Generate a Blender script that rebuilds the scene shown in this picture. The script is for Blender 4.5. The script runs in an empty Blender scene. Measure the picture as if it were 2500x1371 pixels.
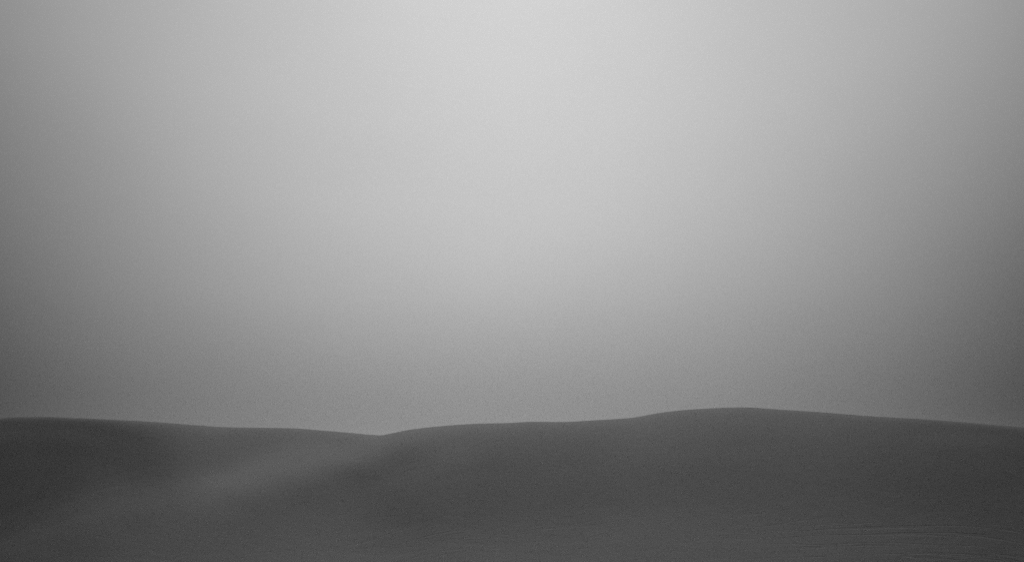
import bpy, math
import numpy as np

# ------------------------------------------------------------------ camera
W0, H0 = 2500.0, 1371.0
FPX = 2430.0                    # focal length in photo pixels (35 mm on a 36 mm sensor)
PITCH = math.atan((1100.0 - H0 / 2) / FPX)   # eye level lies at photo row 1100
ZC = 6.0                        # eye height above the trough in front
scene = bpy.context.scene
cam_data = bpy.data.cameras.new("camera")
cam = bpy.data.objects.new("camera", cam_data)
scene.collection.objects.link(cam)
cam_data.sensor_width = 36.0
cam_data.lens = 36.0 * FPX / W0
cam_data.clip_start = 0.05
cam_data.clip_end = 20000.0
cam.location = (0, 0, ZC)
cam.rotation_euler = (math.pi / 2 + PITCH, 0, 0)
scene.camera = cam

# ------------------------------------------------------------------ exposure
scene.view_settings.view_transform = 'Standard'
scene.view_settings.look = 'None'
scene.view_settings.exposure = 0.0
scene.view_settings.gamma = 1.0
scene.view_settings.use_curve_mapping = False
scene.cycles.use_denoising = False      # the sampling grain is left in, like the photograph's
scene.cycles.use_adaptive_sampling = True
scene.cycles.adaptive_threshold = 0.02
scene.cycles.adaptive_min_samples = 16
scene.cycles.volume_bounces = 1
scene.cycles.max_bounces = 6

# ------------------------------------------------------------------ sky: fog lit by a hidden sun ahead
SUN_EL = math.radians(27.0)
SUN_AZ = math.radians(0.5)       # from +Y towards +X
world = bpy.data.worlds.new("World")
scene.world = world
world.use_nodes = True
nt = world.node_tree
N, L = nt.nodes, nt.links
for n in list(N):
    N.remove(n)


def math_node(tree, op, a, b=None, c=None, clamp=False):
    n = tree.nodes.new('ShaderNodeMath')
    n.operation = op
    n.use_clamp = clamp
    for i, v in enumerate((a, b, c)):
        if v is None:
            continue
        if isinstance(v, (int, float)):
            n.inputs[i].default_value = v
        else:
            tree.links.new(v, n.inputs[i])
    return n.outputs[0]


tc = N.new('ShaderNodeTexCoord')
sep = N.new('ShaderNodeSeparateXYZ')
L.new(tc.outputs['Generated'], sep.inputs[0])
dx, dy, dz = sep.outputs
sky = N.new('ShaderNodeTexSky')
sky.sky_type = 'NISHITA'
sky.sun_disc = False
sky.sun_elevation = SUN_EL
sky.sun_rotation = SUN_AZ
sky.dust_density = 6.0
bw = N.new('ShaderNodeRGBToBW')
L.new(sky.outputs[0], bw.inputs[0])

# brightness of the fog by height above the horizon (sine of elevation -> radiance)
FOG = [(-1.0, .05), (-.05, .17), (.0, .20), (.03, .232), (.06, .262), (.115, .342), (.19, .445),
       (.30, .52), (.41, .545), (.54, .57), (.75, .30), (1.0, .15)]
mr = math_node(nt, 'MULTIPLY_ADD', dz, 0.5, 0.5, clamp=True)
fc = N.new('ShaderNodeFloatCurve')
cu = fc.mapping.curves[0]
pts = [((z + 1) / 2, v) for z, v in FOG]
cu.points[0].location = pts[0]
cu.points[1].location = pts[-1]
for p in pts[1:-1]:
    cu.points.new(*p)
fc.mapping.update()
L.new(mr, fc.inputs['Value'])
# sideways fall-off round the sun's azimuth
side = math_node(nt, 'ADD', dx, math_node(nt, 'MULTIPLY_ADD', math_node(nt, 'MAXIMUM', math_node(nt, 'SUBTRACT', dz, 0.15), 0.0), -0.07, 0.002))
g = math_node(nt, 'MULTIPLY', side, side)
g6 = math_node(nt, 'MULTIPLY', math_node(nt, 'MULTIPLY', g, g), g)
bz = math_node(nt, 'EXPONENT', math_node(nt, 'DIVIDE', math_node(nt, 'MAXIMUM', dz, 0.0), -0.10))
g6 = math_node(nt, 'MULTIPLY', math_node(nt, 'MULTIPLY_ADD', bz, -95.0, -14.0), g6)   # the glow narrows towards the horizon
wide = math_node(nt, 'MULTIPLY', math_node(nt, 'MAXIMUM', math_node(nt, 'SUBTRACT', dz, 0.17), 0.0), 7.0)
wide = math_node(nt, 'MAXIMUM', math_node(nt, 'SUBTRACT', 4.3, wide), 1.5)   # broader higher up
g = math_node(nt, 'SUBTRACT', g6, math_node(nt, 'MULTIPLY', g, wide))
g = math_node(nt, 'EXPONENT', g)
front = N.new('ShaderNodeMapRange')
front.interpolation_type = 'SMOOTHSTEP'
front.inputs['From Min'].default_value = -0.5
front.inputs['From Max'].default_value = 0.35
L.new(dy, front.inputs['Value'])
g = math_node(nt, 'MULTIPLY', g, front.outputs[0])
g = math_node(nt, 'MULTIPLY_ADD', g, 0.97, 0.03)
# uneven fog: very soft, large swirls
mp = N.new('ShaderNodeMapping')
mp.inputs['Scale'].default_value = (3.0, 3.0, 5.0)
L.new(tc.outputs['Generated'], mp.inputs[0])
ns = N.new('ShaderNodeTexNoise')
ns.inputs['Scale'].default_value = 1.3
ns.inputs['Detail'].default_value = 3.0
L.new(mp.outputs[0], ns.inputs['Vector'])
sw = math_node(nt, 'MULTIPLY_ADD', ns.outputs['Fac'], 0.14, 0.93)
v = math_node(nt, 'MULTIPLY', fc.outputs[0], g)
v = math_node(nt, 'MULTIPLY', v, sw)
v = math_node(nt, 'MULTIPLY_ADD', bw.outputs[0], 0.0012, v)
bg = N.new('ShaderNodeBackground')
bg.inputs['Strength'].default_value = 1.0
L.new(v, bg.inputs['Color'])
wo = N.new('ShaderNodeOutputWorld')
L.new(bg.outputs[0], wo.inputs[0])

# ------------------------------------------------------------------ sun, spread wide by the fog
sun_data = bpy.data.lights.new("sun", 'SUN')
sun_data.energy = 1.1
sun_data.angle = math.radians(12.0)
sun_data.color = (1, 1, 1)
sun = bpy.data.objects.new("sun", sun_data)
scene.collection.objects.link(sun)

from mathutils import Vector
sd = Vector((math.sin(SUN_AZ) * math.cos(SUN_EL), math.cos(SUN_AZ) * math.cos(SUN_EL), math.sin(SUN_EL)))
sun.rotation_euler = sd.to_track_quat('Z', 'Y').to_euler()


# ------------------------------------------------------------------ sand
def smooth(a, b, x):
    t = np.clip((x - a) / (b - a), 0, 1)
    return t * t * (3 - 2 * t)


CREST = np.array([(-900, 1045), (-500, 1035), (-200, 1026), (0, 1019), (60, 1016), (110, 1016), (180, 1019), (290, 1024), (390, 1030),
                  (480, 1037), (560, 1042), (700, 1044), (790, 1050), (870, 1057), (915, 1061), (928, 1061.6), (945, 1059),
                  (1000, 1048), (1080, 1039), (1170, 1033), (1240, 1031.5), (1300, 1028.5), (1370, 1029), (1450, 1025), (1540, 1019),
                  (1610, 1007), (1670, 1000), (1740, 995.6), (1790, 993.7), (1815, 993.4),
                  (1836, 994), (1870, 996.4), (1950, 1001.7), (2046, 1008.5), (2111, 1014), (2180, 1018), (2248, 1021.8), (2320, 1027),
                  (2424, 1035.5), (2500, 1041), (2700, 1055), (3100, 1060), (3500, 1062)], float)


def pchip(xs, ys, x):
    """monotone cubic through the crest points"""
    h = np.diff(xs); d = np.diff(ys) / h
    m = np.zeros_like(ys)
    for i in range(1, len(ys) - 1):
        if d[i - 1] * d[i] > 0:
            w1 = 2 * h[i] + h[i - 1]; w2 = h[i] + 2 * h[i - 1]
            m[i] = (w1 + w2) / (w1 / d[i - 1] + w2 / d[i])
    x = np.clip(x, xs[0], xs[-1])
    i = np.clip(np.searchsorted(xs, x, side='right') - 1, 0, len(xs) - 2)
    s = (x - xs[i]) / h[i]
    return ((1 + 2 * s) * (1 - s) ** 2 * ys[i] + s * (1 - s) ** 2 * h[i] * m[i]
            + s * s * (3 - 2 * s) * ys[i + 1] + s * s * (s - 1) * h[i] * m[i + 1])


def bearing_px(th):
    """bearing -> column at eye level (equal to the photo column there); t -> row"""
    return W0 / 2 + FPX * np.tan(th) / math.cos(PITCH)


cp, sp = math.cos(PITCH), math.sin(PITCH)


def project(th, t):
    X = np.sin(th); Y = np.cos(th); Z = t
    depth = Y * cp + Z * sp
    up = -Y * sp + Z * cp
    return W0 / 2 + FPX * X / depth, H0 / 2 - FPX * up / depth


def height_angle(th, row):
    """the tangent t of the elevation seen at bearing th on the given row"""
    k = (H0 / 2 - row) / FPX
    Y = np.cos(th)
    # (-Y sp + t cp) = k (Y cp + t sp)
    return Y * (k * cp + sp) / (cp - k * sp)


# how steeply each stretch of sand climbs away from the camera: smooth spline over bearing and height
#SL-BEGIN
SL = np.array([
    [0.229, 0.251, 0.354, 0.576, 0.630, 0.630, 0.630, 0.630, 0.630, 0.630, 0.630, 0.630, 0.014, 0.069, 0.013, 0.074, 0.172, 0.192, 0.278, 0.310, 0.300, 0.360, 0.438, 0.590, 0.630, 0.630, 0.630, 0.630, 0.528, 0.351, 0.261, 0.233],
    [0.227, 0.246, 0.389, 0.543, 0.461, 0.498, 0.630, 0.630, 0.630, 0.630, 0.630, 0.630, 0.162, 0.056, 0.142, 0.262, 0.378, 0.304, 0.341, 0.360, 0.390, 0.476, 0.551, 0.630, 0.630, 0.630, 0.621, 0.443, 0.394, 0.408, 0.277, 0.230],
    [0.233, 0.222, 0.281, 0.202, 0.136, 0.307, 0.197, 0.630, 0.631, 0.630, 0.630, 0.192, 0.021, 0.255, 0.359, 0.372, 0.337, 0.362, 0.311, 0.315, 0.329, 0.337, 0.342, 0.481, 0.517, 0.271, 0.241, 0.309, 0.304, 0.310, 0.252, 0.234],
    [0.236, 0.190, 0.204, 0.178, 0.329, 0.255, 0.375, 0.499, 0.630, 0.630, 0.362, -0.040, 0.043, 0.575, 0.191, 0.368, 0.335, 0.380, 0.301, 0.319, 0.362, 0.388, 0.417, 0.451, 0.507, 0.438, 0.304, 0.283, 0.234, 0.208, 0.212, 0.239],
    [0.236, 0.171, 0.163, 0.180, 0.205, 0.218, 0.304, 0.528, 0.630, 0.579, -0.040, -0.020, 0.588, 0.267, 0.322, 0.420, 0.361, 0.367, 0.326, 0.319, 0.326, 0.342, 0.375, 0.452, 0.509, 0.440, 0.283, 0.227, 0.234, 0.178, 0.184, 0.239],
    [0.234, 0.161, 0.144, 0.191, 0.225, 0.214, 0.378, 0.464, 0.559, 0.014, -0.012, 0.408, 0.364, 0.273, 0.367, 0.361, 0.344, 0.339, 0.334, 0.367, 0.376, 0.394, 0.396, 0.440, 0.498, 0.493, 0.354, 0.233, 0.229, 0.183, 0.170, 0.235],
    [0.231, 0.157, 0.124, 0.146, 0.143, 0.236, 0.352, 0.349, 0.329, 0.162, 0.235, 0.400, 0.290, 0.345, 0.339, 0.373, 0.355, 0.359, 0.325, 0.322, 0.334, 0.362, 0.385, 0.394, 0.485, 0.509, 0.372, 0.209, 0.188, 0.177, 0.161, 0.232],
    [0.224, 0.151, 0.125, 0.106, 0.175, 0.256, 0.284, 0.316, 0.336, 0.172, 0.337, 0.337, 0.280, 0.339, 0.354, 0.352, 0.314, 0.332, 0.304, 0.329, 0.337, 0.339, 0.361, 0.366, 0.406, 0.475, 0.429, 0.237, 0.155, 0.170, 0.155, 0.229],
    [0.211, 0.125, 0.110, 0.083, 0.180, 0.217, 0.253, 0.414, 0.290, 0.260, 0.293, 0.268, 0.232, 0.321, 0.348, 0.307, 0.289, 0.292, 0.236, 0.252, 0.262, 0.294, 0.322, 0.363, 0.387, 0.430, 0.458, 0.328, 0.175, 0.165, 0.146, 0.226],
    [0.191, 0.061, 0.012, 0.104, 0.208, 0.117, 0.374, 0.373, 0.271, 0.266, 0.264, 0.228, 0.223, 0.266, 0.269, 0.247, 0.234, 0.223, 0.209, 0.232, 0.244, 0.258, 0.281, 0.290, 0.310, 0.358, 0.402, 0.316, 0.152, 0.128, 0.129, 0.225],
    [0.168, -0.041, 0.043, 0.319, -0.002, 0.287, 0.463, 0.285, 0.267, 0.229, 0.236, 0.204, 0.191, 0.215, 0.235, 0.201, 0.210, 0.191, 0.193, 0.201, 0.202, 0.207, 0.235, 0.252, 0.288, 0.320, 0.366, 0.350, 0.188, 0.096, 0.110, 0.223],
    [0.174, -0.040, -0.040, -0.027, 0.212, 0.296, 0.336, 0.250, 0.251, 0.229, 0.199, 0.152, 0.152, 0.179, 0.207, 0.147, 0.189, 0.149, 0.195, 0.205, 0.226, 0.230, 0.235, 0.280, 0.298, 0.324, 0.373, 0.395, 0.291, 0.065, 0.096, 0.223],
    [0.200, -0.040, -0.040, -0.040, -0.040, 0.600, 0.281, 0.269, 0.189, 0.198, 0.176, 0.159, 0.129, 0.119, 0.199, 0.124, 0.161, 0.133, 0.168, 0.176, 0.216, 0.206, 0.204, 0.246, 0.260, 0.296, 0.337, 0.397, 0.324, 0.058, 0.126, 0.231],
    [0.252, -0.028, -0.040, -0.040, -0.040, 0.299, 0.427, 0.318, 0.183, 0.166, 0.198, 0.218, 0.189, 0.154, 0.184, 0.174, 0.180, 0.179, 0.188, 0.194, 0.210, 0.211, 0.216, 0.221, 0.230, 0.256, 0.286, 0.306, 0.273, 0.208, 0.223, 0.243]])
#SL-END
SLX0, SLX1 = -350.0, 2850.0


def bspline(f):
    return np.stack([(1 - f) ** 3, 3 * f ** 3 - 6 * f ** 2 + 4, -3 * f ** 3 + 3 * f ** 2 + 3 * f + 1, f ** 3]) / 6


def slope_map(x, y, yc):
    u = np.clip((y - yc) / (1371.0 - yc), 0, 1.1) / 1.1
    q = np.clip((x - SLX0) / (SLX1 - SLX0), 0, 1)
    nr, nc = SL.shape
    a, b = u * (nr - 3), q * (nc - 3)
    i, j = np.minimum(a.astype(int), nr - 4), np.minimum(b.astype(int), nc - 4)
    wa, wb = bspline(a - i), bspline(b - j)
    return sum(wa[m] * wb[n] * SL[i + m, j + n] for m in range(4) for n in range(4))


def climb(thc, t_c, t_0, row_c, r, M):
    """walk each bearing outwards: dr/r = dt / (slope - t), easing into the grazing crest"""
    qs = 1 - (1 - np.linspace(0, 1, M + 1)) ** 2      # finer steps near the crest
    wc = 0.026
    out = [(t_0, r.copy())]
    for k in range(M):
        ta = t_0 + (t_c - t_0) * qs[k]
        tb = t_0 + (t_c - t_0) * qs[k + 1]
        tm = 0.5 * (ta + tb)
        x, y = project(thc, tm)
        g_ = slope_map(x, y, row_c) - tm
        gap = 0.5 * (g_ + np.sqrt(g_ * g_ + 0.03 ** 2))
        s = t_c - tm
        r = r * np.exp((tb - ta) / (gap * np.sqrt(s / (s + wc))))
        out.append((tb, r.copy()))
    return out


def setup(th):
    lim = math.radians(35)
    thc = np.clip(th, -lim, lim)
    row_c = pchip(CREST[:, 0], CREST[:, 1], bearing_px(thc))
    for _ in range(3):
        px, _r = project(thc, height_angle(thc, row_c))
        row_c = pchip(CREST[:, 0], CREST[:, 1], px)
    t_c = height_angle(thc, row_c)
    t_0 = height_angle(np.clip(thc, -.6, .6), 1410.0 + 0 * thc)
    return thc, row_c, t_c, t_0


def build_dunes():
    fine = np.radians(np.arange(-31, 31.0001, 0.06))
    coarse = np.radians(np.concatenate([np.arange(31.5, 60, 0.8), np.arange(60, 180.1, 2.5)]))
    th = np.concatenate([-coarse[::-1], fine, coarse[:-1]])
    n = len(th)
    thc, row_c, t_c, t_0 = setup(th)
    r0 = ZC / np.abs(t_0)
    R, Z = [], []
    # sand under and just ahead of the camera, a hump that falls out of view
    for q in np.linspace(0, 1, 40)[:-1] ** 1.5:
        r = 0.3 + (r0 - 0.3) * q
        z = (ZC - 1.7) * (1 - smooth(2.5, 30.0, r))
        R.append(r); Z.append(z)
    # the visible slopes: climb at the mapped steepness until the line of sight grazes the crest
    M = 420
    wc = 0.026
    for t, r in climb(thc, t_c, t_0, row_c, r0.copy(), 420):
        R.append(r); Z.append(ZC + t * r)
    rc, zc_ = r.copy(), Z[-1].copy()
    # over the crest and down into the next trough, then rolling sand to the horizon
    p_far = t_c.copy()
    rr, zz = rc.copy(), zc_.copy()
    kcurv = 0.10 ** 2 / (2 * wc * rc) * 1.6
    base = 0.0
    for k in range(90):
        dr = 0.5 + 0.02 * k
        p_far = np.maximum(p_far - kcurv * dr, -0.30)
        p_far = np.where(zz < base + 3.0, p_far * 0.94, p_far)
        rr = rr + dr; zz = zz + p_far * dr
        R.append(rr.copy()); Z.append(zz.copy())
    zl, rl = zz.copy(), rr.copy()
    for q in np.linspace(0, 1, 70)[1:]:
        r = rl + (6000 - rl) * q ** 3
        xw, yw = r * np.sin(th), r * np.cos(th)
        roll = 1.6 * np.sin(xw / 61 + 1.3 * np.sin(yw / 83)) + 1.4 * np.sin(yw / 47 + xw / 140)
        z = zl + (roll - 3.0 - zl) * smooth(0, 60, r - rl)
        R.append(r); Z.append(z)
    R = np.array(R); Z = np.array(Z)
    X = R * np.sin(th)[None]; Y = R * np.cos(th)[None]
    rows = R.shape[0]
    co = np.stack([X, Y, Z], -1).reshape(-1, 3)
    co = np.vstack([co, [[0, 0, ZC - 1.7]]])
    i = np.arange(rows - 1)[:, None]; j = np.arange(n)[None]
    jn = (j + 1) % n
    quads = np.stack([i * n + j, i * n + jn, (i + 1) * n + jn, (i + 1) * n + j], -1).reshape(-1, 4)[:, ::-1]
    ctr = len(co) - 1
    tris = np.stack([np.full(n, ctr), jn[0] + 0 * j[0], j[0]], -1)[:, ::-1]
    me = bpy.data.meshes.new("sand_dunes")
    me.vertices.add(len(co)); me.vertices.foreach_set("co", co.ravel())
    nl = quads.size + tris.size
    me.loops.add(nl)
    me.loops.foreach_set("vertex_index", np.concatenate([quads.ravel(), tris.ravel()]).astype(np.int32))
    nf = len(quads) + len(tris)
    me.polygons.add(nf)
    me.polygons.foreach_set("loop_start", np.concatenate([np.arange(len(quads)) * 4, quads.size + np.arange(len(tris)) * 3]).astype(np.int32))
    me.polygons.foreach_set("use_smooth", np.ones(nf, bool))
    me.update(calc_edges=True)
    me.validate()
    print("CREST r", [round(float(rc[k]), 1) for k in range(0, n, 60)], "zmax", Z.max(), 'zmin', Z.min())
    ob = bpy.data.objects.new("sand_dunes", me)
    scene.collection.objects.link(ob)
    return ob, float(Z.max()), float(Z.min())


def sand_material():
    m = bpy.data.materials.new("grey_sand")
    m.use_nodes = True
    t = m.node_tree
    b = t.nodes['Principled BSDF']
    b.inputs['Roughness'].default_value = 0.95
    b.inputs['Specular IOR Level'].default_value = 0.1
    geo = t.nodes.new('ShaderNodeNewGeometry')

    def mapped(scale, rot=0.0, off=(0, 0, 0)):
        mp = t.nodes.new('ShaderNodeMapping')
        mp.inputs['Scale'].default_value = scale
        mp.inputs['Rotation'].default_value = (0, 0, rot)
        mp.inputs['Location'].default_value = off
        t.links.new(geo.outputs['Position'], mp.inputs[0])
        return mp.outputs[0]

    def noise(vec, scale, detail=4.0, rough=0.55, dist=0.0):
        n = t.nodes.new('ShaderNodeTexNoise')
        n.inputs['Scale'].default_value = scale
        n.inputs['Detail'].default_value = detail
        n.inputs['Roughness'].default_value = rough
        n.inputs['Distortion'].default_value = dist
        t.links.new(vec, n.inputs['Vector'])
        return n.outputs['Fac']
    # colour: slight mineral mottling
    big = noise(mapped((1, .6, 1)), 0.12, 5)
    mid = noise(mapped((1, 1, 1)), 1.7, 6, 0.65)
    grain = noise(mapped((1, 1, 1)), 28.0, 4, 0.8)
    c = math_node(t, 'MULTIPLY_ADD', big, 0.030, SAND - 0.015)
    c = math_node(t, 'MULTIPLY_ADD', mid, 0.030, math_node(t, 'SUBTRACT', c, 0.015))
    c = math_node(t, 'MULTIPLY_ADD', grain, 0.05, math_node(t, 'SUBTRACT', c, 0.025))
    comb = t.nodes.new('ShaderNodeCombineColor')
    for k in range(3):
        t.links.new(c, comb.inputs[k])
    t.links.new(comb.outputs[0], b.inputs['Base Color'])
    # ripples: long low crests across the wind, sharper on one side, fading in and out
    spos = t.nodes.new('ShaderNodeSeparateXYZ')
    t.links.new(geo.outputs['Position'], spos.inputs[0])
    bend = math_node(t, 'SUBTRACT', spos.outputs[0], 15.0)
    bend = math_node(t, 'MULTIPLY', math_node(t, 'MULTIPLY', bend, bend), 0.020)
    cxyz = t.nodes.new('ShaderNodeCombineXYZ')
    t.links.new(math_node(t, 'MULTIPLY', spos.outputs[0], 0.09), cxyz.inputs[0])
    t.links.new(math_node(t, 'ADD', spos.outputs[1], bend), cxyz.inputs[1])
    rip = noise(cxyz.outputs[0], 0.42, 4, 0.55, 0.5)
    line = math_node(t, 'SUBTRACT', rip, 0.5)
    line = math_node(t, 'ABSOLUTE', line)
    line = math_node(t, 'DIVIDE', line, 0.02)
    line = math_node(t, 'MINIMUM', line, 1.0)
    patch = noise(mapped((.5, 1.2, 1), 0, (13, 5, 0)), 0.22, 2)
    pm = t.nodes.new('ShaderNodeMapRange'); pm.interpolation_type = 'SMOOTHSTEP'
    pm.inputs['From Min'].default_value = 0.38; pm.inputs['From Max'].default_value = 0.60
    t.links.new(patch, pm.inputs['Value'])
    line = math_node(t, 'MULTIPLY', line, pm.outputs[0])
    # the wind has combed only the low ground; the steep faces are smooth
    sx = t.nodes.new('ShaderNodeSeparateXYZ')
    t.links.new(geo.outputs['Position'], sx.inputs[0])
    low = t.nodes.new('ShaderNodeMapRange'); low.interpolation_type = 'SMOOTHSTEP'
    low.inputs['From Min'].default_value = RIP_HI; low.inputs['From Max'].default_value = RIP_LO
    t.links.new(sx.outputs[2], low.inputs['Value'])
    line = math_node(t, 'MULTIPLY', line, low.outputs[0])
    west = t.nodes.new('ShaderNodeMapRange'); west.interpolation_type = 'SMOOTHSTEP'
    west.inputs['From Min'].default_value = -20.0; west.inputs['From Max'].default_value = -4.0
    t.links.new(sx.outputs[0], west.inputs['Value'])
    line = math_node(t, 'MULTIPLY', line, west.outputs[0])
    h = math_node(t, 'MULTIPLY', line, 0.026)
    fine = noise(cxyz.outputs[0], 3.0, 4, 0.6, 0.2)
    fine = math_node(t, 'MULTIPLY', fine, west.outputs[0])
    h = math_node(t, 'MULTIPLY_ADD', math_node(t, 'MULTIPLY', fine, low.outputs[0]), 0.011, h)
    h = math_node(t, 'MULTIPLY_ADD', mid, 0.03, h)
    soft = noise(mapped((1.0, .5, 1), math.radians(35), (7, 3, 0)), 0.25, 3, 0.5, 0.8)
    h = math_node(t, 'MULTIPLY_ADD', soft, 0.10, h)
    h = math_node(t, 'MULTIPLY_ADD', grain, 0.010, h)
    bp = t.nodes.new('ShaderNodeBump')
    bp.inputs['Strength'].default_value = 0.6
    bp.inputs['Distance'].default_value = 1.0
    t.links.new(h, bp.inputs['Height'])
    t.links.new(bp.outputs[0], b.inputs['Normal'])
    return m


SAND = 0.25
RIP_HI, RIP_LO = 3.0, 1.7
dunes, zmax, zmin = build_dunes()
dunes.data.materials.append(sand_material())
dunes["kind"] = "structure"
dunes["label"] = "smooth grey sand dunes rolling across the foot of a foggy sky"


# ------------------------------------------------------------------ haze: blown sand and fog over the dunes
def build_haze():
    x, y0, y1 = 6100.0, -6100.0, 6100.0
    zb, zt = zmin - 1.0, max(zmax, ZC) + 1.5
    vs = [(a, b_, c) for c in (zb, zt) for a, b_ in ((-x, y0), (x, y0), (x, y1), (-x, y1))]
    fs = [(3, 2, 1, 0), (4, 5, 6, 7), (0, 1, 5, 4), (1, 2, 6, 5), (2, 3, 7, 6), (3, 0, 4, 7)]
    me = bpy.data.meshes.new("haze")
    me.from_pydata(vs, [], fs)
    ob = bpy.data.objects.new("haze", me)
    scene.collection.objects.link(ob)
    m = bpy.data.materials.new("haze_air")
    m.use_nodes = True
    t = m.node_tree
    t.nodes.clear()
    pv = t.nodes.new('ShaderNodeVolumePrincipled')
    pv.inputs['Color'].default_value = (.9, .9, .9, 1)
    pv.inputs['Density'].default_value = HAZE
    pv.inputs['Anisotropy'].default_value = 0.6
    out = t.nodes.new('ShaderNodeOutputMaterial')
    t.links.new(pv.outputs[0], out.inputs['Volume'])
    me.materials.append(m)
    ob["kind"] = "stuff"
    ob["label"] = "thin pale haze hanging over the dunes"
    return ob


HAZE = 0.0007
build_haze()
